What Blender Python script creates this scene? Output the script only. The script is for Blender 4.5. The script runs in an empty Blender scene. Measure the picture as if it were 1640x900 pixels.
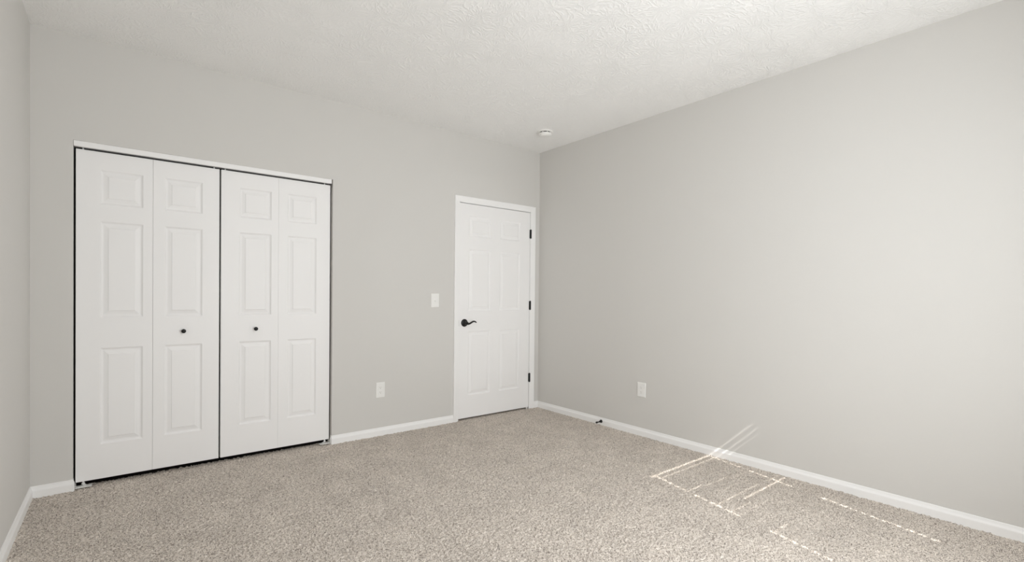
import bpy, bmesh, math, random
import numpy as np
from mathutils import Matrix, Vector

scene = bpy.context.scene
COL = scene.collection

# ------------------------------------------------------------------ camera
cam_data = bpy.data.cameras.new('camera')
cam = bpy.data.objects.new('camera', cam_data)
COL.objects.link(cam)
YAW, PITCH, ROLL = 0.6745068, -0.0093707, 0.0096820
F = Vector((math.sin(YAW) * math.cos(PITCH), math.cos(YAW) * math.cos(PITCH), math.sin(PITCH)))
R0 = Vector((math.cos(YAW), -math.sin(YAW), 0))
U0 = R0.cross(F)
RV = R0 * math.cos(ROLL) + U0 * math.sin(ROLL)
UV = -R0 * math.sin(ROLL) + U0 * math.cos(ROLL)
M = Matrix.Identity(4)
for i in range(3):
    M[i][0], M[i][1], M[i][2] = RV[i], UV[i], -F[i]
M[0][3], M[1][3], M[2][3] = -3.52573, -3.94819, 1.20475
cam.matrix_world = M
cam_data.sensor_width = 36.0
cam_data.lens = 36.0 * 783.03 / 1640.0
cam_data.shift_y = (480.11 - 450.0) / 1640.0
cam_data.clip_start = 0.02
scene.camera = cam

# ------------------------------------------------------------------ light
scene.view_settings.view_transform = 'Standard'
scene.view_settings.look = 'None'
scene.view_settings.gamma = 1.0
scene.view_settings.use_curve_mapping = False
scene.view_settings.exposure = 0.0
try:
    scene.cycles.use_denoising = True
    scene.cycles.max_bounces = 14
    scene.cycles.diffuse_bounces = 10
    scene.cycles.sample_clamp_indirect = 40.0
except Exception:
    pass

world = bpy.data.worlds.new('daylight_sky')
scene.world = world
world.use_nodes = True
bgn = world.node_tree.nodes['Background']
bgn.inputs['Color'].default_value = (0.80, 0.90, 1.0, 1)
bgn.inputs['Strength'].default_value = 1.2

SUN_DIR = Vector((0.222, 1.0, -0.97)).normalized()
sun_d = bpy.data.lights.new('sun', 'SUN')
sun_d.energy = 5.6
sun_d.angle = math.radians(0.27)
sun_d.color = (1.0, 0.95, 0.88)
sun = bpy.data.objects.new('sun', sun_d)
sun.rotation_euler = SUN_DIR.to_track_quat('-Z', 'Y').to_euler()
sun.location = (-2, -9, 6)
COL.objects.link(sun)


def window_area_lamp(name, x0, x1, z0, z1, y, power, color=(0.968, 1.0, 1.025), spread=180):
    ld = bpy.data.lights.new(name, 'AREA')
    ld.shape = 'RECTANGLE'
    ld.size, ld.size_y = x1 - x0, z1 - z0
    ld.energy = power
    ld.color = color
    ld.spread = math.radians(spread)
    o = bpy.data.objects.new(name, ld)
    o.location = ((x0 + x1) / 2, y, (z0 + z1) / 2)
    o.rotation_euler = (math.radians(90), 0, 0)      # light travels towards +y
    COL.objects.link(o)
    return o


WZ0, WZ1 = 0.42, 2.30
WINS = ((-1.35, -0.40), (-2.40, -1.45), (-3.30, -2.50))   # window nearest the right wall, then two unseen windows added for fill light
WX0, WX1 = WINS[0]
FRONT = -4.20
for k, watts, spread in ((0, 7.0, 180), (0, 3.5, 55), (1, 50.0, 180), (1, 3.0, 90), (2, 1.5, 180)):  # lamps in the added middle and left windows are fill for the room
    wx0, wx1 = WINS[k]
    window_area_lamp('daylight_and_added_fill', wx0 + .03, wx1 - .03, WZ0 + .03, WZ1 - .03, FRONT + .03, watts, spread=spread)


# ------------------------------------------------------------------ materials
def mat(name, color, rough=0.6, spec=0.4, metal=0.0):
    m = bpy.data.materials.new(name)
    m.use_nodes = True
    b = m.node_tree.nodes['Principled BSDF']
    b.inputs['Base Color'].default_value = (*color, 1)
    b.inputs['Roughness'].default_value = rough
    b.inputs['Specular IOR Level'].default_value = spec
    b.inputs['Metallic'].default_value = metal
    return m


def nodes(m):
    return m.node_tree.nodes, m.node_tree.links, m.node_tree.nodes['Principled BSDF']


def noise_bump(m, scale, strength, distance, detail=3):
    n, l, b = nodes(m)
    tc = n.new('ShaderNodeTexCoord')
    nz = n.new('ShaderNodeTexNoise')
    nz.inputs['Scale'].default_value = scale
    nz.inputs['Detail'].default_value = detail
    bp = n.new('ShaderNodeBump')
    bp.inputs['Strength'].default_value = strength
    bp.inputs['Distance'].default_value = distance
    l.new(tc.outputs['Object'], nz.inputs['Vector'])
    l.new(nz.outputs['Fac'], bp.inputs['Height'])
    l.new(bp.outputs['Normal'], b.inputs['Normal'])
    return m


M_WALL = noise_bump(mat('grey_wall_paint', (0.660, 0.648, 0.625), 0.75, 0.25), 160, 0.12, 0.002)
M_TRIM = noise_bump(mat('white_trim_paint', (0.90, 0.897, 0.892), 0.38, 0.4), 60, 0.02, 0.001)
M_DOOR = noise_bump(mat('white_door_paint', (0.89, 0.884, 0.882), 0.45, 0.4), 90, 0.03, 0.001)
M_PLATE = mat('white_plastic', (0.86, 0.855, 0.835), 0.35, 0.45)
M_SLOT = mat('dark_slot', (0.06, 0.06, 0.055), 0.7)
M_OUTLET_SLOT = mat('grey_slot', (0.33, 0.32, 0.31), 0.6)
M_BLACK = mat('matte_black_metal', (0.005, 0.005, 0.005), 0.42, 0.35, 0.0)
M_RUBBER = mat('black_rubber', (0.015, 0.014, 0.013), 0.7)
M_STEEL = mat('white_coated_steel', (0.80, 0.80, 0.78), 0.4, 0.5)
M_TRACK = mat('grey_track_metal', (0.35, 0.34, 0.33), 0.45, 0.5, 0.5)
M_SLAT = mat('white_blind_slat', (0.85, 0.84, 0.80), 0.5)
M_SHELL = mat('outer_sheathing', (0.35, 0.33, 0.30), 0.9)


def ceiling_material():
    """white ceiling with a stomped crow's-foot brush texture"""
    m = mat('textured_ceiling_paint', (0.90, 0.898, 0.888), 0.8, 0.2)
    n, l, b = nodes(m)
    tc = n.new('ShaderNodeTexCoord')
    heights = []
    for k, (sc, off, freq) in enumerate(((5.2, (0, 0, 0), 19.0), (6.1, (3.3, 1.7, 0), 17.0))):
        mp = n.new('ShaderNodeMapping')
        mp.inputs['Location'].default_value = off
        l.new(tc.outputs['Object'], mp.inputs['Vector'])
        wn = n.new('ShaderNodeTexNoise')
        wn.inputs['Scale'].default_value = 9.0
        wn.inputs['Detail'].default_value = 2.0
        l.new(mp.outputs['Vector'], wn.inputs['Vector'])
        vs = n.new('ShaderNodeVectorMath'); vs.operation = 'SCALE'
        vs.inputs['Scale'].default_value = 0.10
        l.new(wn.outputs['Color'], vs.inputs[0])
        va = n.new('ShaderNodeVectorMath'); va.operation = 'ADD'
        l.new(mp.outputs['Vector'], va.inputs[0]); l.new(vs.outputs[0], va.inputs[1])
        vo = n.new('ShaderNodeTexVoronoi')
        vo.voronoi_dimensions = '2D'
        vo.inputs['Scale'].default_value = sc
        l.new(va.outputs[0], vo.inputs['Vector'])
        sb = n.new('ShaderNodeVectorMath'); sb.operation = 'SUBTRACT'
        l.new(va.outputs[0], sb.inputs[0]); l.new(vo.outputs['Position'], sb.inputs[1])
        sx = n.new('ShaderNodeSeparateXYZ'); l.new(sb.outputs[0], sx.inputs[0])
        at = n.new('ShaderNodeMath'); at.operation = 'ARCTAN2'
        l.new(sx.outputs['Y'], at.inputs[0]); l.new(sx.outputs['X'], at.inputs[1])
        ml = n.new('ShaderNodeMath'); ml.operation = 'MULTIPLY'; ml.inputs[1].default_value = freq
        l.new(at.outputs[0], ml.inputs[0])
        nz = n.new('ShaderNodeTexNoise'); nz.inputs['Scale'].default_value = 30.0
        l.new(tc.outputs['Object'], nz.inputs['Vector'])
        ad = n.new('ShaderNodeMath'); ad.operation = 'MULTIPLY_ADD'; ad.inputs[1].default_value = 7.0
        l.new(nz.outputs['Fac'], ad.inputs[0]); l.new(ml.outputs[0], ad.inputs[2])
        sn = n.new('ShaderNodeMath'); sn.operation = 'SINE'
        l.new(ad.outputs[0], sn.inputs[0])
        mr = n.new('ShaderNodeMapRange')
        mr.inputs['From Min'].default_value = 0.2; mr.inputs['From Max'].default_value = 1.0
        l.new(sn.outputs[0], mr.inputs['Value'])
        heights.append(mr.outputs[0])
    mx = n.new('ShaderNodeMath'); mx.operation = 'MAXIMUM'
    l.new(heights[0], mx.inputs[0]); l.new(heights[1], mx.inputs[1])
    fade = n.new('ShaderNodeTexNoise'); fade.inputs['Scale'].default_value = 2.6
    l.new(tc.outputs['Object'], fade.inputs['Vector'])
    fr = n.new('ShaderNodeMapRange')
    fr.inputs['From Min'].default_value = 0.15; fr.inputs['From Max'].default_value = 0.55
    l.new(fade.outputs['Fac'], fr.inputs['Value'])
    mu = n.new('ShaderNodeMath'); mu.operation = 'MULTIPLY'
    l.new(mx.outputs[0], mu.inputs[0]); l.new(fr.outputs[0], mu.inputs[1])
    bp = n.new('ShaderNodeBump')
    bp.inputs['Strength'].default_value = 0.45
    bp.inputs['Distance'].default_value = 0.0035
    l.new(mu.outputs[0], bp.inputs['Height'])
    l.new(bp.outputs['Normal'], b.inputs['Normal'])
    return m


def carpet_material():
    m = mat('beige_carpet', (0.48, 0.425, 0.37), 0.95, 0.1)
    n, l, b = nodes(m)
    tc = n.new('ShaderNodeTexCoord')
    warp = n.new('ShaderNodeTexNoise')
    warp.inputs['Scale'].default_value = 130.0
    l.new(tc.outputs['Object'], warp.inputs['Vector'])
    ws = n.new('ShaderNodeVectorMath'); ws.operation = 'MULTIPLY_ADD'
    ws.inputs[1].default_value = (0.006, 0.006, 0.006)
    l.new(warp.outputs['Color'], ws.inputs[0]); l.new(tc.outputs['Object'], ws.inputs[2])
    fine = n.new('ShaderNodeTexVoronoi')                  # one yarn tip per cell
    fine.inputs['Scale'].default_value = 290.0
    l.new(ws.outputs[0], fine.inputs['Vector'])
    sp = n.new('ShaderNodeSeparateColor')
    l.new(fine.outputs['Color'], sp.inputs[0])
    rp = n.new('ShaderNodeValToRGB')
    e = rp.color_ramp.elements
    e[0].position, e[0].color = 0.0, (0.200, 0.170, 0.145, 1)
    e[1].position, e[1].color = 1.0, (0.865, 0.800, 0.730, 1)
    for p_, c_ in ((0.16, (0.30, 0.262, 0.230, 1)), (0.30, (0.58, 0.520, 0.462, 1)), (0.80, (0.72, 0.653, 0.588, 1))):
        mid = e.new(p_); mid.color = c_
    l.new(sp.outputs[0], rp.inputs['Fac'])
    soft = n.new('ShaderNodeTexNoise')
    soft.inputs['Scale'].default_value = 5.0
    soft.inputs['Detail'].default_value = 3.0
    l.new(tc.outputs['Object'], soft.inputs['Vector'])
    mr = n.new('ShaderNodeMapRange')
    mr.inputs['From Min'].default_value = 0.3; mr.inputs['From Max'].default_value = 0.7
    mr.inputs['To Min'].default_value = 0.92; mr.inputs['To Max'].default_value = 1.06
    l.new(soft.outputs['Fac'], mr.inputs['Value'])
    mx = n.new('ShaderNodeVectorMath'); mx.operation = 'SCALE'
    l.new(rp.outputs['Color'], mx.inputs[0]); l.new(mr.outputs[0], mx.inputs['Scale'])
    l.new(mx.outputs[0], b.inputs['Base Color'])
    return m


def glass_material():
    """thin clear pane: passes light straight through, with a faint reflection"""
    m = bpy.data.materials.new('window_glass')
    m.use_nodes = True
    n, l = m.node_tree.nodes, m.node_tree.links
    n.clear()
    out = n.new('ShaderNodeOutputMaterial')
    tr = n.new('ShaderNodeBsdfTransparent')
    gl = n.new('ShaderNodeBsdfGlossy'); gl.inputs['Roughness'].default_value = 0.02
    mx = n.new('ShaderNodeMixShader'); mx.inputs[0].default_value = 0.05
    l.new(tr.outputs[0], mx.inputs[1]); l.new(gl.outputs[0], mx.inputs[2]); l.new(mx.outputs[0], out.inputs['Surface'])
    return m


M_GLASS = glass_material()
M_CEIL = ceiling_material()
M_CARPET = carpet_material()


# ------------------------------------------------------------------ mesh helpers
def obj(name, bm, m, parent=None, smooth=False):
    me = bpy.data.meshes.new(name)
    bmesh.ops.remove_doubles(bm, verts=bm.verts, dist=1e-6)
    bmesh.ops.recalc_face_normals(bm, faces=bm.faces)
    bm.to_mesh(me)
    bm.free()
    me.materials.append(m)
    if smooth:
        for p in me.polygons:
            p.use_smooth = True
        try:
            me.set_sharp_from_angle(angle=math.radians(40))
        except Exception:
            pass
    o = bpy.data.objects.new(name, me)
    COL.objects.link(o)
    if parent is not None:
        o.parent = parent
        o.matrix_parent_inverse = Matrix.Identity(4)
        pw = parent.matrix_basis.copy()
        q = parent.parent
        while q is not None:
            pw = q.matrix_basis @ pw
            q = q.parent
        me.transform(pw.inverted())          # shapes are written in room coordinates
    return o


def thing(name, label, cat, loc):
    o = bpy.data.objects.new(name, None)
    o.location = loc
    o.empty_display_size = 0.05
    COL.objects.link(o)
    o['label'] = label
    o['category'] = cat
    o['kind'] = 'thing'
    return o


def struct(name, bm, m, label=None, cat=None, smooth=False):
    o = obj(name, bm, m, None, smooth)
    return mark(o, label, cat)


def mark(o, label=None, cat=None):
    o['kind'] = 'structure'
    if label:
        o['label'] = label
    if cat:
        o['category'] = cat
    return o


def add_box(bm, x0, x1, y0, y1, z0, z1, bevel=0.0, seg=2):
    t = bmesh.new()
    bmesh.ops.create_cube(t, size=1.0)
    for v in t.verts:
        v.co = Vector(((x0 + x1) / 2 + v.co.x * (x1 - x0), (y0 + y1) / 2 + v.co.y * (y1 - y0), (z0 + z1) / 2 + v.co.z * (z1 - z0)))
    if bevel:
        bmesh.ops.bevel(t, geom=list(t.edges), offset=bevel, segments=seg, profile=0.5, affect='EDGES')
    merge(bm, t)
    return bm


def merge(bm, t):
    me = bpy.data.meshes.new('tmp')
    t.to_mesh(me)
    t.free()
    bm.from_mesh(me)
    bpy.data.meshes.remove(me)


def box(*a, **k):
    return add_box(bmesh.new(), *a, **k)


def add_prism(bm, profile, path_a, path_b, frame):
    """sweep a closed 2-D profile straight from a to b; frame(u, v, p) places a profile point at path point p"""
    va = [bm.verts.new(frame(u, v, path_a)) for u, v in profile]
    vb = [bm.verts.new(frame(u, v, path_b)) for u, v in profile]
    k = len(profile)
    for i in range(k):
        j = (i + 1) % k
        bm.faces.new((va[i], va[j], vb[j], vb[i]))
    bm.faces.new(va)
    bm.faces.new(list(reversed(vb)))
    return bm


def add_lathe(bm, prof, origin, axis, seg=32):
    """prof: (radius, height along axis)"""
    axis = Vector(axis).normalized()
    a = axis.orthogonal().normalized()
    c = axis.cross(a)
    origin = Vector(origin)
    rings = []
    for r, h in prof:
        if r < 1e-7:
            rings.append([bm.verts.new(origin + axis * h)])
        else:
            rings.append([bm.verts.new(origin + axis * h + (a * math.cos(2 * math.pi * i / seg) + c * math.sin(2 * math.pi * i / seg)) * r) for i in range(seg)])
    for p, q in zip(rings, rings[1:]):
        for i in range(seg):
            j = (i + 1) % seg
            if len(p) == 1 and len(q) == 1:
                continue
            if len(p) == 1:
                bm.faces.new((p[0], q[i], q[j]))
            elif len(q) == 1:
                bm.faces.new((p[i], p[j], q[0]))
            else:
                bm.faces.new((p[i], p[j], q[j], q[i]))
    for ring in (rings[0], rings[-1]):
        if len(ring) > 1:
            bm.faces.new(ring)
    return bm


def add_tube(bm, pts, radii, seg=14, flat=1.0):
    pts = [Vector(p) for p in pts]
    rings = []
    for i, p in enumerate(pts):
        d = (pts[min(i + 1, len(pts) - 1)] - pts[max(i - 1, 0)]).normalized()
        s = d.cross(Vector((0, 1, 0)))
        s = s.normalized() if s.length > 1e-4 else Vector((0, 0, 1))
        t = d.cross(s).normalized()
        r = radii[i]
        rings.append([bm.verts.new(p + s * math.cos(2 * math.pi * k / seg) * r + t * math.sin(2 * math.pi * k / seg) * r * flat) for k in range(seg)])
    for p, q in zip(rings, rings[1:]):
        for i in range(seg):
            j = (i + 1) % seg
            bm.faces.new((p[i], p[j], q[j], q[i]))
    bm.faces.new(rings[0])
    bm.faces.new(list(reversed(rings[-1])))
    return bm


def smooth_path(pts, n=8):
    """Catmull-Rom through the points"""
    P = [Vector(p) for p in pts]
    P = [P[0] * 2 - P[1]] + P + [P[-1] * 2 - P[-2]]
    out = []
    for i in range(1, len(P) - 2):
        for k in range(n):
            t = k / n
            a, b, c, d = P[i - 1], P[i], P[i + 1], P[i + 2]
            out.append(0.5 * ((2 * b) + (c - a) * t + (2 * a - 5 * b + 4 * c - d) * t * t + (3 * b - a - 3 * c + d) * t ** 3))
    out.append(P[-2])
    return out


# moulded raised panel: (inset from the panel's outer edge, depth below the face)
PANEL_PROFILE = ((0.0, 0.0), (0.004, 0.0030), (0.008, 0.0075), (0.012, 0.0092), (0.017, 0.0092),
                 (0.022, 0.0082), (0.039, 0.0036), (0.0405, 0.0012), (0.042, 0.0006))


def panel_slab(x0, x1, z0, z1, yf, thick, panels, ch=0.0014):
    """a moulded door leaf facing -y with raised panels; front face at y = yf"""
    bm = bmesh.new()
    xs = sorted({round(v, 5) for v in [x0 + ch, x1 - ch] + [p[0] for p in panels] + [p[1] for p in panels]})
    zs = sorted({round(v, 5) for v in [z0 + ch, z1 - ch] + [p[2] for p in panels] + [p[3] for p in panels]})

    def q(*co):
        bm.faces.new([bm.verts.new(c) for c in co])

    for i in range(len(xs) - 1):
        for j in range(len(zs) - 1):
            a, b, c, d = xs[i], xs[i + 1], zs[j], zs[j + 1]
            mx, mz = (a + b) / 2, (c + d) / 2
            if any(p[0] < mx < p[1] and p[2] < mz < p[3] for p in panels):
                continue
            q((a, yf, c), (b, yf, c), (b, yf, d), (a, yf, d))
    for (a, b, c, d) in panels:
        loops = [((a + s, yf + h, c + s), (b - s, yf + h, c + s), (b - s, yf + h, d - s), (a + s, yf + h, d - s)) for s, h in PANEL_PROFILE]
        for p, r in zip(loops, loops[1:]):
            for i in range(4):
                j = (i + 1) % 4
                q(p[i], p[j], r[j], r[i])
        q(*loops[-1])
    ye = yf + thick
    f = ((x0 + ch, yf, z0 + ch), (x1 - ch, yf, z0 + ch), (x1 - ch, yf, z1 - ch), (x0 + ch, yf, z1 - ch))
    g = ((x0, yf + ch, z0), (x1, yf + ch, z0), (x1, yf + ch, z1), (x0, yf + ch, z1))
    h = ((x0, ye, z0), (x1, ye, z0), (x1, ye, z1), (x0, ye, z1))
    for p, r in ((f, g), (g, h)):
        for i in range(4):
            j = (i + 1) % 4
            q(p[i], p[j], r[j], r[i])
    q(*h)
    return bm


# ------------------------------------------------------------------ room dimensions
W, H = 3.938, 2.74
CL, CR, CT = -3.752, -2.2065, 2.113          # closet opening
DL, DR, DT = -1.0145, -0.131, 2.081           # room-door slab
JL, JR, JT = DL - 0.020, DR + 0.020, DT + 0.022   # its framed opening
BT = 0.115                                   # wall thickness
BACK = 0.80                                  # depth of closet and hall behind the back wall

# floor: carpet as a dense field of random tufts
random.seed(4)
rng = np.random.default_rng(11)
STEP = 0.0052
X0, X1, Y0, Y1 = -W - .06, .06, FRONT - .06, 0.084
nx, ny = int((X1 - X0) / STEP) + 1, int((Y1 - Y0) / STEP) + 1
gx, gy = np.meshgrid(np.linspace(X0, X1, nx), np.linspace(Y0, Y1, ny))
hz = rng.normal(0, 1, (ny, nx))
hz = hz + 0.25 * (np.roll(hz, 1, 0) + np.roll(hz, 1, 1))
hz = np.clip(hz / hz.std(), -2.0, 2.0) * 0.0027 - 0.0030
gx = gx + rng.uniform(-.3, .3, gx.shape) * STEP
gy = gy + rng.uniform(-.3, .3, gy.shape) * STEP
co = np.stack([gx, gy, hz], -1).reshape(-1, 3)
idx = np.arange(nx * ny).reshape(ny, nx)
quads = np.stack([idx[:-1, :-1], idx[:-1, 1:], idx[1:, 1:], idx[1:, :-1]], -1).reshape(-1, 4)
# the plain continuation of the carpet under the closet and into the hall
base = len(co)
back_y = co[idx[-1]][:, 1].min() - 0.001
ext = np.array([[-1.6, back_y, -.003], [X1, back_y, -.003], [X1, BACK + .1, -.003], [-1.6, BACK + .1, -.003],
                [X0, Y0, -.08], [X1, Y0, -.08], [X1, BACK + .1, -.08], [X0, BACK + .1, -.08]])
co = np.concatenate([co, ext])
q2 = np.array([[0, 1, 2, 3], [4, 7, 6, 5]]) + base
quads = np.concatenate([quads, q2])
me = bpy.data.meshes.new('floor')
me.vertices.add(len(co)); me.vertices.foreach_set('co', co.astype(np.float32).ravel())
me.loops.add(quads.size); me.loops.foreach_set('vertex_index', quads.astype(np.int32).ravel())
me.polygons.add(len(quads)); me.polygons.foreach_set('loop_start', np.arange(0, quads.size, 4, dtype=np.int32))
me.update(calc_edges=True)
me.validate()
me.materials.append(M_CARPET)
floor = bpy.data.objects.new('floor', me)
COL.objects.link(floor)
mark(floor, 'beige speckled cut pile carpet covering the whole bedroom floor', 'carpet')

struct('floor_closet', box(-W, -1.6, 0.085, BACK, -.06, -.012), mat('closet_floor_painted_shade', (0.045, 0.04, 0.035), 0.9, 0.1),  # near-black colour stands in for the shade under the closet doors
       'closet floor coloured dark to stand in for shade', 'floor')
struct('ceiling', box(-W - .12, .12, FRONT - .14, BACK + .1, H, H + .1), M_CEIL,
       'white ceiling with a stomped brush texture', 'ceiling')

# back wall with the closet opening and the door opening
bm = bmesh.new()
for a in ((-W, CL, 0, H), (CL, CR, CT, H), (CR, JL, 0, H), (JL, JR, JT, H), (JR, .0, 0, H)):
    add_box(bm, a[0], a[1], 0, BT, a[2] - (.05 if a[2] == 0 else 0), a[3])
struct('wall_back', bm, M_WALL, 'pale grey painted wall holding the closet and the white door', 'wall')
struct('wall_right', box(0, .12, FRONT - .14, BACK + .1, -.05, H), M_WALL,
       'long blank pale grey wall to the right of the door', 'wall')
struct('wall_left', box(-W - .12, -W, FRONT - .14, BACK + .1, -.05, H), M_WALL,
       'narrow strip of grey wall left of the closet', 'wall')
bm = bmesh.new()
edges = [-W] + sorted(v for w_ in WINS for v in w_) + [0]
pieces = [(edges[i], edges[i + 1], -.05, H) for i in range(0, len(edges), 2)]
for w_ in WINS:
    pieces += [(w_[0], w_[1], -.05, WZ0), (w_[0], w_[1], WZ1, H)]
for a in pieces:
    add_box(bm, a[0], a[1], FRONT - .14, FRONT, a[2], a[3])
struct('wall_front', bm, M_WALL, 'grey wall with one window and two added ones, opposite the closet', 'wall')
# closed spaces behind the back wall: closet and hall
M_CLOSET_SHADE = mat('closet_painted_shade', (0.10, 0.095, 0.09), 0.9, 0.1)  # shade painted in: dark colour so the gaps around the doors go black
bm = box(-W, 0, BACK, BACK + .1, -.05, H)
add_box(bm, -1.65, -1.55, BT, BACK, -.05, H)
struct('wall_closet', bm, M_CLOSET_SHADE, 'closet back wall with its shade put into the colour', 'wall')


# ------------------------------------------------------------------ baseboards
HB, TB = 0.0655, 0.013
BB = ((0, -.012), (TB, -.012), (TB, .038), (TB - .0008, .0415), (.0075, .0505), (.0055, .0575), (.0045, .0635), (.003, HB), (0, HB))


def base_back(bm, xa, xb):
    add_prism(bm, BB, xa, xb, lambda u, v, p: (p, -u, v))


bm = bmesh.new()
base_back(bm, -W, CL + .004)
add_prism(bm, [(u * .6, v) for u, v in BB], 0.0, 0.022, lambda u, v, p: (CL + u, p, v))
base_back(bm, CR - .004, DL - .056)
add_prism(bm, [(u * .6, v) for u, v in BB], 0.0, 0.022, lambda u, v, p: (CR - u, p, v))
base_back(bm, DR + .062, 0)
struct('baseboard_back', bm, M_TRIM, 'low white baseboard along the closet wall', 'baseboard')
bm = bmesh.new()
add_prism(bm, BB, FRONT, 0, lambda u, v, p: (-u, p, v))
struct('baseboard_right', bm, M_TRIM, 'long white baseboard along the blank right wall', 'baseboard')
bm = bmesh.new()
add_prism(bm, BB, FRONT, 0, lambda u, v, p: (-W + u, p, v))
struct('baseboard_left', bm, M_TRIM, 'short white baseboard at the lower left corner', 'baseboard')
bm = bmesh.new()
add_prism(bm, BB, -W, 0, lambda u, v, p: (p, FRONT + u, v))
struct('baseboard_front', bm, M_TRIM, 'white baseboard under the windows', 'baseboard')

# ------------------------------------------------------------------ room door with its casing
# casing profile: u across the casing from the opening outwards, v off the wall
CAS = ((0, 0), (0, .007), (.003, .0085), (.012, .0095), (.030, .0125), (.044, .0160), (.050, .0165), (.0535, .0150), (.055, .0120), (.055, 0))
cl, cr, ct = DL - .003, DR + .001, DT + .0105
co_, k = CAS, len(CAS)
bm = bmesh.new()
stations = []
stations.append([bm.verts.new((cl - u, -v, -.012)) for u, v in CAS])
stations.append([bm.verts.new((cl - u, -v, ct + u)) for u, v in CAS])
stations.append([bm.verts.new((cr + u * 1.17, -v, ct + u)) for u, v in CAS])
stations.append([bm.verts.new((cr + u * 1.17, -v, -.012)) for u, v in CAS])
for a, b in zip(stations, stations[1:]):
    for i in range(k):
        j = (i + 1) % k
        bm.faces.new((a[i], a[j], b[j], b[i]))
bm.faces.new(stations[0]); bm.faces.new(stations[-1])
struct('trim_1', bm, M_TRIM, 'white moulded casing around the closed white door', 'door casing')
bm = bmesh.new()
add_box(bm, JL, DL - .0045, 0.0, BT, -.04, JT)          # jamb: two legs, head and stops
add_box(bm, DR + .003, JR, 0.0, BT, -.04, JT)
add_box(bm, JL, JR, 0.0, BT, DT + .006, JT)
add_box(bm, DL - .006, DL + .010, .040, .052, -.04, DT + .006)
add_box(bm, DR - .010, DR + .004, .040, .052, -.04, DT + .006)
add_box(bm, DL, DR, .040, .052, DT - .010, DT + .007)
struct('trim_2', bm, M_TRIM, 'white jamb inside the door casing', 'door jamb')

door_panels = []
for a, b in ((-0.9065, -0.6425), (-0.5295, -0.2655)):
    for c, d in ((1.768, 1.963), (1.047, 1.642), (0.233, 0.851)):
        door_panels.append((a, b, c, d))
door = mark(obj('door_1', panel_slab(DL, DR, 0.016, DT, 0.0005, 0.035, door_panels), M_DOOR),
            'closed white six panel door with black lever and black hinges', 'door')
LX, LZ = -0.952, 0.935
bm = bmesh.new()
add_lathe(bm, ((.0365, 0), (.0370, .003), (.0355, .0065), (.028, .0095), (.020, .0115), (.0165, .014), (.0135, .022), (.0125, .034), (.0125, .040)), (LX, 0.0005, LZ), (0, -1, 0), 40)
rose = obj('handle', bm, M_BLACK, door, True)
rose['label'] = 'black round rose with a curved lever'
bm = bmesh.new()
path = smooth_path(((-0.979, -.047, .938), (-0.962, -.049, .934), (-0.942, -.050, .9275), (-0.922, -.050, .9300), (-0.902, -.050, .9405), (-0.884, -.050, .9490), (-0.866, -.049, .9490), (-0.852, -.048, .9430), (-0.845, -.047, .9370)), 6)
nn = len(path)
rad = [0.0040 + 0.0055 * math.sin(min(1, (i + 2) / 9) * math.pi / 2) - 0.0045 * max(0, (i - 12) / (nn - 12)) for i in range(nn)]
add_tube(bm, path, rad, 14, 0.8)
add_lathe(bm, ((0, -.0065), (.010, -.006), (.0130, -.003), (.0135, .004), (.0128, .010), (.0125, .012)), (LX, -.050, LZ), (0, 1, 0), 28)
obj('lever', bm, M_BLACK, rose, True)
bm = box(DL - .0025, DL + .002, -.0008, .028, .905, .962)
obj('latch_plate', bm, M_BLACK, door)
for hzc in (1.8555, 1.0985, 0.331):
    bm = bmesh.new()
    prof = [(0, -.050), (.0035, -.0495), (.0045, -.047)]
    for kk in range(5):
        z0_, z1_ = -.0465 + kk * .0186, -.0465 + (kk + 1) * .0186
        prof += [(.0070, z0_ + .0004), (.0074, z0_ + .0010), (.0074, z1_ - .0010), (.0070, z1_ - .0004), (.0062, z1_)]
    prof += [(.0045, .047), (.0035, .0495), (0, .050)]
    add_lathe(bm, prof, (DR + .004, -.0070, hzc), (0, 0, 1), 20)
    hg = obj('hinge', bm, M_BLACK, door, True)
    bm = bmesh.new()
    add_box(bm, DR - .007, DR + .006, -.0018, .020, hzc - .0445, hzc + .0445, .0006, 1)
    add_box(bm, DR + .001, DR + .0150, -.0095, -.0045, hzc - .0445, hzc + .0445, .0006, 1)
    obj('hinge_leaf', bm, M_BLACK, hg)
bm = bmesh.new()
add_lathe(bm, ((.0055, 0), (.0055, .012), (.004, .0145), (0, .0150)), (DR - .030, -.004, .003), (0, 0, 1), 16)
add_box(bm, DR - .034, DR - .026, -.008, .004, -.004, .004, .001, 1)

# the small white stop pin standing on the carpet under the hinge side of the door
pin = struct('door_pin', bm, M_STEEL, None, None, True)
pin['kind'] = 'thing'
pin['label'] = 'tiny white peg on the carpet under the hinge side of the door'
pin['category'] = 'peg'

# ------------------------------------------------------------------ closet: fascia, track, bifold doors
bm = box(CL + .001, -2.2165, -.001, .017, 2.0785, CT - .0005, .0028, 2)
struct('trim_3', bm, M_TRIM, 'white strip across the top of the closet opening', 'closet trim')
bm = bmesh.new()
add_box(bm, CL + .002, CR - .012, .034, .037, 2.082, CT - .001)
add_box(bm, CL + .002, CR - .012, .061, .064, 2.082, CT - .001)
add_box(bm, CL + .002, CR - .012, .034, .064, CT - .004, CT - .001)
struct('trim_4', bm, M_TRACK, 'grey metal track behind the closet trim strip', 'closet track')

YC = 0.030
ZB, ZT = 0.034, 2.070
ROWS = ((1.746, 1.960), (1.042, 1.640), (0.249, 0.851))
PW = 0.214


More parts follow.
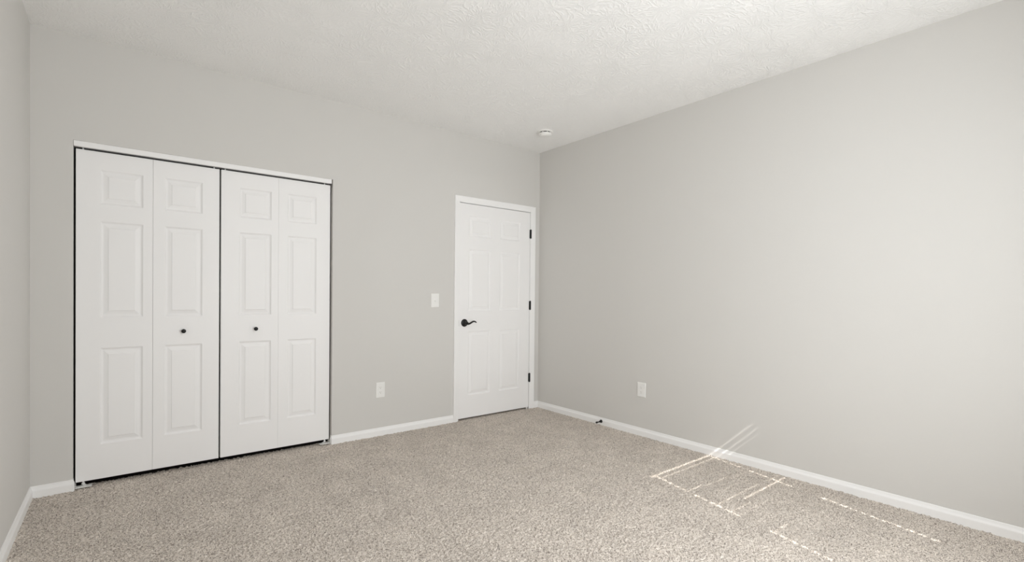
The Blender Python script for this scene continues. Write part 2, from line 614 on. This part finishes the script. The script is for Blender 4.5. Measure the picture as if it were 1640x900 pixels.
def bifold(loc_x, leaves, knob_x, pins, label, knob_label):
    t = thing('bifold_door', label, 'closet door', (loc_x, YC, ZB))
    t['group'] = 'bifold closet doors'
    for (a, b, m) in leaves:
        panels = [(m, m + PW, c, d) for c, d in ROWS]
        obj('door_leaf', panel_slab(a, b, ZB, ZT, YC, 0.034, panels), M_DOOR, t)
    bm = bmesh.new()
    add_lathe(bm, ((.0095, 0), (.0085, .002), (.0062, .005), (.0058, .011), (.0080, .0145), (.0122, .018), (.0138, .0215), (.0132, .025), (.0100, .0275), (.0050, .0288), (0, .029)), (knob_x, YC, .941), (0, -1, 0), 32)
    kb = obj('knob', bm, M_BLACK, t, True)
    kb['label'] = 'small round black knob'
    for px, zc in pins:
        bm = bmesh.new()
        if zc > 1:
            add_lathe(bm, ((.0045, 0), (.0045, .020), (.0030, .024), (0, .0245)), (px, YC + .014, ZT - .002), (0, 0, 1), 14)
        else:
            add_lathe(bm, ((.0050, .004), (.0050, -.010), (.0085, -.012), (.0095, -.018), (.0060, -.0215), (0, -.022)), (px, YC + .014, ZB), (0, 0, 1), 14)
        obj('pivot_pin', bm, M_STEEL, t, True)
    return t


G = .0005
bifold((-3.743 + -2.986) / 2,
       ((-3.7418, -3.3635 - G, -3.628), (-3.3635 + G, -2.986, -3.3005)), -3.1955,
       ((-3.709, 2), (-2.973 - .045, 2), (-3.706, 0)),
       'left pair of white bifold closet doors, beside the room corner', '')
bifold((-2.976 + -2.2175) / 2,
       ((-2.9755, -2.6005 - .0004, -2.8625), (-2.6005, -2.2180, -2.5365)), -2.7545,
       ((-2.950, 2), (-2.260, 2), (-2.2480, 0)),
       'right pair of white bifold closet doors, nearer the wall outlet', '')


def floor_bracket(x_jamb, sgn, label):
    """L-shaped bottom pivot bracket: foot on the carpet, short leg up the jamb"""
    t = bmesh.new()
    xa, xb = sorted((x_jamb, x_jamb + sgn * .078))
    add_box(t, xa, xb, .004, .050, .0040, .0080, .0008, 1)
    xa, xb = sorted((x_jamb, x_jamb + sgn * .002))
    add_box(t, xa, xb, .024, .050, .0015, .030)
    add_lathe(t, ((.0085, .006), (.0085, .0105), (.0070, .0115), (.0055, .0115), (.0055, .0095)), (x_jamb + sgn * .042, YC + .014, 0), (0, 0, 1), 16)
    o = obj('pivot_bracket', t, M_STEEL)
    o['label'] = label
    o['category'] = 'bracket'
    o['kind'] = 'thing'
    o['group'] = 'closet door pivot brackets'
    return o


floor_bracket(CL + .010, 1, 'white metal pivot bracket under the left edge of the closet doors')
floor_bracket(CR - .010, -1, 'white metal pivot bracket under the right edge of the closet doors')


# ------------------------------------------------------------------ wall plates
def plate_on(wall, u0, u1, z0, z1, name, label, cat):
    """frame: (along the wall, off the wall, up) -> room"""
    uc, zc = (u0 + u1) / 2, (z0 + z1) / 2
    if wall == 'back':
        P = lambda u, o, z: Vector((uc + u, -o, zc + z))
        loc = (uc, 0, zc)
    else:
        P = lambda u, o, z: Vector((-o, uc - u, zc + z))
        loc = (0, uc, zc)
    t = thing(name, label, cat, loc)
    w, h = (u1 - u0) / 2, (z1 - z0) / 2
    return t, P, w, h


def plate_mesh(P, w, h, hole=None):
    """cover plate: rolled edge, flat field, optional rectangular hole (half width, half height)"""
    bm = bmesh.new()
    levels = ((0, 0.0), (0, .0030), (.0010, .0048), (.0030, .0060), (.0065, .0064))
    loops = []
    for s, o in levels:
        loops.append([bm.verts.new(P(a * (w - s), o, b * (h - s))) for a, b in ((-1, -1), (1, -1), (1, 1), (-1, 1))])
    if hole:
        for o in (.0064, .0030):
            loops.append([bm.verts.new(P(a * hole[0], o, b * hole[1])) for a, b in ((-1, -1), (1, -1), (1, 1), (-1, 1))])
    for p, q in zip(loops, loops[1:]):
        for i in range(4):
            j = (i + 1) % 4
            bm.faces.new((p[i], p[j], q[j], q[i]))
    bm.faces.new(loops[-1])
    bm.faces.new(loops[0])
    return bm


def cell(bm, P, u0, u1, o0, o1, z0, z1, bevel=.0006):
    c0, c1 = P(u0, o0, z0), P(u1, o1, z1)
    add_box(bm, min(c0.x, c1.x), max(c0.x, c1.x), min(c0.y, c1.y), max(c0.y, c1.y), z0 + P(0, 0, 0).z, z1 + P(0, 0, 0).z, bevel, 1)
    return bm


def screw(bm, P, z):
    d = P(0, 1, 0) - P(0, 0, 0)
    add_lathe(bm, ((.0033, 0), (.0031, .0008), (.0020, .0012), (0, .0012)), P(0, .0062, z), d, 16)


def outlet(wall, u0, u1, z0, z1, label):
    t, P, w, h = plate_on(wall, u0, u1, z0, z1, 'wall_outlet', label, 'outlet')
    hw, hh = .0172 * w / .035, .0340 * h / .0575
    obj('cover_plate', plate_mesh(P, w, h, (hw, hh)), M_PLATE, t)
    sc = bmesh.new()
    cell(sc, P, -hw + .0006, hw - .0006, .0028, .0072, -hh + .0006, hh - .0006, .0008)
    rc = obj('receptacle', sc, M_PLATE, t)
    for zc in (hh * .52, -hh * .52):
        bm = bmesh.new()
        cell(bm, P, -.0075, -.0052, .0068, .00735, zc - .002, zc + .0065, 0)
        cell(bm, P, .0052, .0072, .0068, .00735, zc - .001, zc + .0060, 0)
        d = P(0, 1, 0) - P(0, 0, 0)
        add_lathe(bm, ((.0026, 0), (.0026, .00055), (0, .00055)), P(0, .0068, zc - .0075), d, 14)
        obj('slot', bm, M_OUTLET_SLOT, rc)
    for z in (h * .84, -h * .84):
        bm = bmesh.new()
        screw(bm, P, z)
        obj('screw', bm, M_PLATE, t)
    return t


outlet('back', -1.8375, -1.7585, .322, .4515, 'white wall outlet low between the closet and the door')['group'] = 'wall outlets'
outlet('right', -1.393, -1.308, .334, .459, 'white wall outlet on the blank right wall above the baseboard')['group'] = 'wall outlets'

t, P, w, h = plate_on('back', -1.3165, -1.2335, 1.0875, 1.2135, 'light_switch', 'white light switch on the wall beside the door casing', 'light switch')
obj('cover_plate', plate_mesh(P, w, h, (.0055, .0125)), M_PLATE, t)
bm = bmesh.new()
cell(bm, P, -.0053, .0053, .002, .0060, -.0123, .0123, .0004)
obj('toggle_frame', bm, M_PLATE, t)
bm = bmesh.new()
tv = []
for o_, zc, hu, hz_ in ((.004, -.001, .0046, .0060), (.011, -.005, .0042, .0050), (.0165, -.0085, .0036, .0036)):
    tv.append([bm.verts.new(P(a * hu, o_, zc + b * hz_)) for a, b in ((-1, -1), (1, -1), (1, 1), (-1, 1))])
for a, b in zip(tv, tv[1:]):
    for i in range(4):
        j = (i + 1) % 4
        bm.faces.new((a[i], a[j], b[j], b[i]))
bm.faces.new(tv[0]); bm.faces.new(tv[-1])
obj('toggle', bm, M_PLATE, t)
for z in (.030, -.030):
    bm = bmesh.new()
    screw(bm, P, z)
    obj('screw', bm, M_PLATE, t)

# ------------------------------------------------------------------ smoke detector
SX, SY = -0.428, -0.548
t = thing('smoke_detector', 'round white smoke detector on the ceiling near the far corner', 'smoke detector', (SX, SY, H))
bm = bmesh.new()
add_lathe(bm, ((.069, -.002), (.071, .003), (.0705, .008), (.067, .0105), (.050, .0110)), (SX, SY, H), (0, 0, -1), 48)
obj('base', bm, M_PLATE, t, True)
bm = bmesh.new()
add_lathe(bm, ((.049, .009), (.049, .024), (.030, .0245)), (SX, SY, H), (0, 0, -1), 48)
obj('vent_ring', bm, M_SLOT, t, True)
bm = bmesh.new()
add_lathe(bm, ((.046, .0195), (.056, .0200), (.0590, .0225), (.0585, .031), (.0545, .0390), (.046, .0440), (.030, .0465), (0, .047)), (SX, SY, H), (0, 0, -1), 48)
for k in range(8):                                      # posts that hold the cover off the base
    a = 2 * math.pi * (k + .5) / 8
    c = Vector((SX + math.cos(a) * .0530, SY + math.sin(a) * .0530, H - .0150))
    add_box(bm, c.x - .0030, c.x + .0030, c.y - .0030, c.y + .0030, c.z - .0060, c.z + .0050)
cv = obj('cover', bm, M_PLATE, t, True)
bm = bmesh.new()
add_lathe(bm, ((.0125, 0), (.0125, .0022), (.0100, .0030), (0, .0030)), (SX - .020, SY - .018, H - .0455), (0, 0, -1), 24)
obj('test_button', bm, M_PLATE, cv, True)

# ------------------------------------------------------------------ door stop on the right baseboard
SYD, SZD = -0.9105, 0.0335
t = thing('door_stop', 'black rigid door stop sticking out of the right baseboard', 'door stop', (-TB, SYD, SZD))
bm = bmesh.new()
add_lathe(bm, ((.0150, 0), (.0155, .003), (.0145, .007), (.0105, .014), (.0070, .021), (.0055, .028), (.0048, .040), (.0048, .056)), (-TB, SYD, SZD), (-1, 0, -.03), 28)
obj('stem', bm, M_BLACK, t, True)
bm = bmesh.new()
add_lathe(bm, ((.0050, .053), (.0082, .055), (.0085, .068), (.0075, .071), (.0040, .0725), (0, .0725)), (-TB, SYD, SZD), (-1, 0, -.03), 28)
obj('rubber_tip', bm, M_RUBBER, t, True)


# ------------------------------------------------------------------ windows with closed blinds, behind the camera; middle and left ones are added
def window(n, x0, x1, label):
    bm = bmesh.new()
    yo = FRONT - .10
    for a in ((x0, x0 + .03, WZ0, WZ1), (x1 - .03, x1, WZ0, WZ1), (x0, x1, WZ0, WZ0 + .03), (x0, x1, WZ1 - .02, WZ1)):
        add_box(bm, a[0], a[1], yo - .03, yo + .02, a[2], a[3])
    add_box(bm, x0, x1, yo - .02, yo + .02, 1.455, 1.53)          # meeting rail
    w = mark(obj('window_%d' % n, bm, M_TRIM), label, 'window')
    obj('pane', box(x0 + .02, x1 - .02, yo - .002, yo + .002, WZ0 + .02, WZ1 - .02), M_GLASS, w)
    bm = bmesh.new()
    add_box(bm, x0 - .02, x1 + .02, FRONT - .08, FRONT + .03, WZ0 - .02, WZ0, .004, 2)
    obj('sill', bm, M_TRIM, w)
    return w


window(1, WX0, WX1, 'blinds covered window behind the viewer nearest the right wall')
window(2, *WINS[1], 'unseen middle window behind the viewer, added to brighten the room')
window(3, *WINS[2], 'unseen window nearest the left wall, added to brighten the room')

YB = FRONT - .022


def sun_z(y_floor):
    """height on the blind plane from which the sun reaches the floor at y_floor"""
    return (y_floor - YB) * 0.97


def sun_x(x_floor, y_floor):
    return x_floor - 0.222 * (y_floor - YB)


def blind(x0, x1, cords, gaps, blanks, label, pitch=0.0525):
    """closed slats; every slat leaves small cord holes, and some leave a slit where they do not quite meet"""
    t = thing('window_blind', label, 'blind', ((x0 + x1) / 2, YB, WZ0))
    top = WZ1 - .001
    rail = sun_z(-1.985) + .035
    obj('head_rail', box(x0, x1, YB - .025, YB + .012, rail, top, .002, 1), M_SLAT, t)
    bm = bmesh.new()
    zz = WZ0 + .012
    z = rail
    while z > zz + .004:
        zb, za = max(z - pitch, zz), z
        holes = []                                       # (x from, x to, z from, z to)
        for (gz0, gz1, ga, gb) in gaps:
            if zb < gz1 and gz0 < za:
                holes.append((ga, gb, max(gz0, zb), min(gz1, za)))
        if not any(b0 < (za + zb) / 2 < b1 for b0, b1 in blanks):
            for c in cords:
                holes.append((c - .0085, c + .0085, zb + .010, za - .005))
        xs = sorted({x0, x1} | {v for h_ in holes for v in h_[:2]})
        for xa, xb in zip(xs, xs[1:]):
            m_ = (xa + xb) / 2
            zs = sorted((h_[2], h_[3]) for h_ in holes if h_[0] < m_ < h_[1])
            lo = zb
            for h0, h1 in zs:
                if h0 > lo:
                    add_box(bm, xa, xb, YB - .0008, YB + .0008, lo, h0)
                lo = max(lo, h1)
            if lo < za:
                add_box(bm, xa, xb, YB - .0008, YB + .0008, lo, za)
        z = zb
    obj('slats', bm, M_SLAT, t)
    obj('bottom_rail', box(x0, x1, YB - .012, YB + .012, WZ0 + .001, WZ0 + .012, .002, 1), M_SLAT, t)
    return t


cr_ = sun_x(-0.028, -2.006)
cl_ = sun_x(-0.715, -2.006)
bx0, bx1 = WX0 + .004, WX1 - .004
bm_gaps = []
for (yf, wid, xa, xb) in ((-1.993, .017, -.76, .066), (-2.046, .007, -.73, -.05), (-2.052, .015, -.05, .066), (-2.098, .008, -.03, .060),
                          (-2.275, .008, -.81, -.60), (-2.300, .005, -.60, -.35), (-2.330, .004, -.33, -.15), (-2.40, .0035, -.62, -.40),
                          (-2.490, .006, -.83, -.30), (-2.545, .011, -.60, -.02), (-2.50, .005, -.22, .02), (-2.590, .005, -.86, -.62),
                          (-2.640, .004, -.84, -.52), (-2.800, .010, -.96, -.76), (-2.845, .006, -.90, -.74), (-2.815, .004, -.28, -.16)):
    zc = sun_z(yf)
    ga, gb = sun_x(xa, yf), sun_x(xb, yf)
    bm_gaps.append((zc - wid / 2, zc + wid / 2, max(ga, bx0 + .002), min(gb, bx1 - .002)))
blind(bx0, bx1, (cl_, cr_), bm_gaps,
      ((sun_z(-2.345), sun_z(-2.275)), (sun_z(-2.795), sun_z(-2.675)), (0, sun_z(-3.42))),
      'closed white blind over the window nearest the right wall')
blind(WINS[1][0] + .004, WINS[1][1] - .004, (), (), ((0, 9),), 'closed white blind over the added middle window')
blind(WINS[2][0] + .004, WINS[2][1] - .004, (), (), ((0, 9),), 'closed white blind over the added window nearest the left wall')
